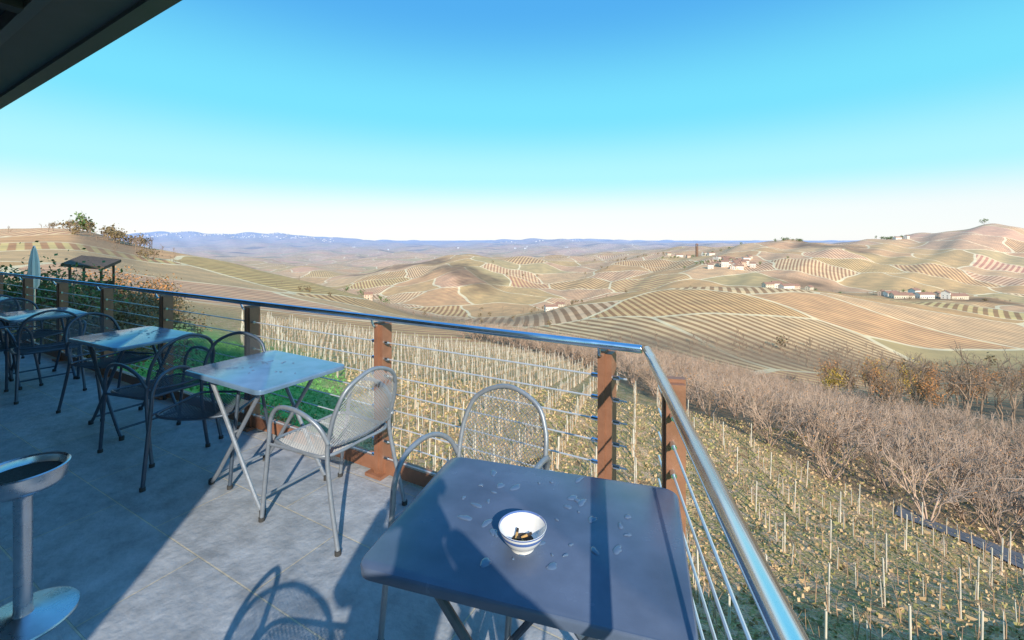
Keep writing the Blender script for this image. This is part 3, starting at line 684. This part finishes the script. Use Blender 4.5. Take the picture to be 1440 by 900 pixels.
# ------------------------------------------------------------ photographer (stands behind the camera; casts the shadow on the table)
root=bpy.data.objects.new('photographer',None); COL.objects.link(root); root.location=(.0,-.31,0)
me=bpy.data.meshes.new('body')
bv=[((-.04,-.06,.95),.14),((.0,-.03,1.12),.15),((.07,.0,1.30),.175),((.10,.0,1.45),.11),((.09,.03,1.53),.06),((.08,.05,1.60),.065),
 ((.05,-.06,.88),.10),((.05,-.02,.50),.065),((.03,-.03,.09),.045),((.04,.13,.04),.035),
 ((-.14,-.06,.88),.10),((-.18,-.02,.50),.065),((-.22,-.03,.09),.045),((-.24,.13,.04),.035),
 ((.30,0,1.41),.085),((.42,.06,1.22),.06),((.12,.22,1.47),.032),((-.12,0,1.40),.085),((-.25,.06,1.18),.06),((-.12,.22,1.47),.032)]
be=[(0,1),(1,2),(2,3),(3,4),(4,5),(0,6),(6,7),(7,8),(8,9),(0,10),(10,11),(11,12),(12,13),(2,14),(14,15),(15,16),(2,17),(17,18),(18,19)]
me.from_pydata([p for p,_ in bv],be,[]); o=bpy.data.objects.new('body',me); COL.objects.link(o); o.parent=root
mod=o.modifiers.new('Skin','SKIN'); 
print('skin',len(me.skin_vertices))
if len(me.skin_vertices):
    for sv,(_,rad) in zip(me.skin_vertices[0].data,bv): sv.radius=(rad,rad); sv.use_root=False
    me.skin_vertices[0].data[0].use_root=True
o.modifiers.new('Sub','SUBSURF').render_levels=2; me.materials.append(new_mat('dark_jacket',(.05,.06,.09),.85,0,.2,10))
M_skin=new_mat('skin',(.55,.33,.24),.5)
hx=.08
mb=MB(); hp=[(0,-.125),(.04,-.115),(.062,-.07),(.072,-.01),(.078,.04),(.07,.085),(.04,.115),(0,.122)]
vs=[];nn=20
for q,z in hp:
    for k in range(nn): t=2*math.pi*k/nn; vs.append((hx+q*math.cos(t),q*1.22*math.sin(t)+.05,1.69+z))
mb.add(vs,[(i*nn+k,i*nn+(k+1)%nn,(i+1)*nn+(k+1)%nn,(i+1)*nn+k) for i in range(7) for k in range(nn)],0)
mb.tube([(hx,.135,1.71),(hx,.163,1.675),(hx,.14,1.665)],[.008,.014,.008],8,0)
for sx in(-1,1): mb.tube([(hx+sx*.078,.05,1.71),(hx+sx*.086,.04,1.69),(hx+sx*.078,.05,1.665)],[.012,.014,.008],8,0)
for sx in(-1,1):
    mb.tube([(sx*.11,.21,1.47),(sx*.075,.245,1.50)],[.028,.034],10,0)
    for k in range(4): z=1.53-.02*k; mb.tube(cat([(sx*.085,.235,z),(sx*.082,.275,z+.004),(sx*.06,.292,z+.002),(sx*.04,.287,z)],3),.009,8,0)
    mb.tube(cat([(sx*.085,.235,1.475),(sx*.06,.232,1.47),(sx*.035,.235,1.475)],3),.010,8,0)
mb.obj('head_and_hands',[M_skin],True,parent=root)
mb=MB(); vs=[]
for q,z in[(.075,.0),(.084,.05),(.078,.092),(.045,.125),(0,.132)]:
    for k in range(nn): t=2*math.pi*k/nn; vs.append((hx+q*math.cos(t),q*1.2*math.sin(t)+.038,1.69+z))
mb.add(vs,[(i*nn+k,i*nn+(k+1)%nn,(i+1)*nn+(k+1)%nn,(i+1)*nn+k) for i in range(4) for k in range(nn)],0); mb.obj('hair',[new_mat('hair',(.05,.03,.02),.7)],True,parent=root)
mb=MB(); mb.box((0,.262,1.505),(.12,.04,.08)); mb.obj('compact_camera',[M_foot],parent=root)

# ------------------------------------------------------------ light, sky, camera
el=math.radians(28.5); tosun=Vector((.225*math.cos(el),-.974*math.cos(el),math.sin(el)))
L=bpy.data.lights.new('sun','SUN'); L.energy=5.0; L.angle=math.radians(.5); L.color=(1,.89,.74)
lo=bpy.data.objects.new('sun',L); COL.objects.link(lo); lo.rotation_euler=(-tosun).to_track_quat('-Z','Y').to_euler()
wd=bpy.data.worlds.new('World'); S.world=wd; wd.use_nodes=True; nt=wd.node_tree; bg=nt.nodes['Background']
sk=nt.nodes.new('ShaderNodeTexSky'); sk.sky_type='NISHITA'; sk.sun_disc=False; sk.sun_elevation=el; sk.sun_rotation=math.radians(167); sk.air_density=1.0; sk.dust_density=.3; sk.ozone_density=2.0; sk.altitude=300
tc=nt.nodes.new('ShaderNodeTexCoord'); sx=nt.nodes.new('ShaderNodeSeparateXYZ'); nt.links.new(tc.outputs['Generated'],sx.inputs[0])
rp=nt.nodes.new('ShaderNodeValToRGB'); rp.color_ramp.interpolation='EASE'; nt.links.new(sx.outputs['Z'],rp.inputs['Fac'])
stops=[(0,(.97,.99,1.0)),(.05,(.94,.99,1.0)),(.14,(.45,.95,1.02)),(.27,(.19,.80,1.03)),(.48,(.08,.45,.93)),(1,(.10,.38,.88))]
e=rp.color_ramp.elements
while len(e)<len(stops): e.new(.5)
for q,(p_,c_) in zip(e,stops): q.position=p_; q.color=(*c_,1)
sc=nt.nodes.new('ShaderNodeVectorMath'); sc.operation='SCALE'; sc.inputs['Scale'].default_value=1/.15; nt.links.new(rp.outputs['Color'],sc.inputs[0])
mx=nt.nodes.new('ShaderNodeMix'); mx.data_type='RGBA'; mx.inputs['Factor'].default_value=.9; nt.links.new(sk.outputs[0],mx.inputs['A']); nt.links.new(sc.outputs[0],mx.inputs['B'])
nt.links.new(mx.outputs['Result'],bg.inputs['Color']); bg.inputs['Strength'].default_value=.15
cam=bpy.data.cameras.new('camera'); co=bpy.data.objects.new('camera',cam); COL.objects.link(co); co.location=(0,0,CAMZ); co.rotation_euler=(math.radians(90),0,0)
cam.sensor_width=36; cam.lens=36*F/1440; cam.shift_y=-(450-HY)/1440; cam.clip_end=80000; cam.clip_start=.03
S.camera=co
S.view_settings.view_transform='Standard'; S.view_settings.look='None'; S.view_settings.exposure=0
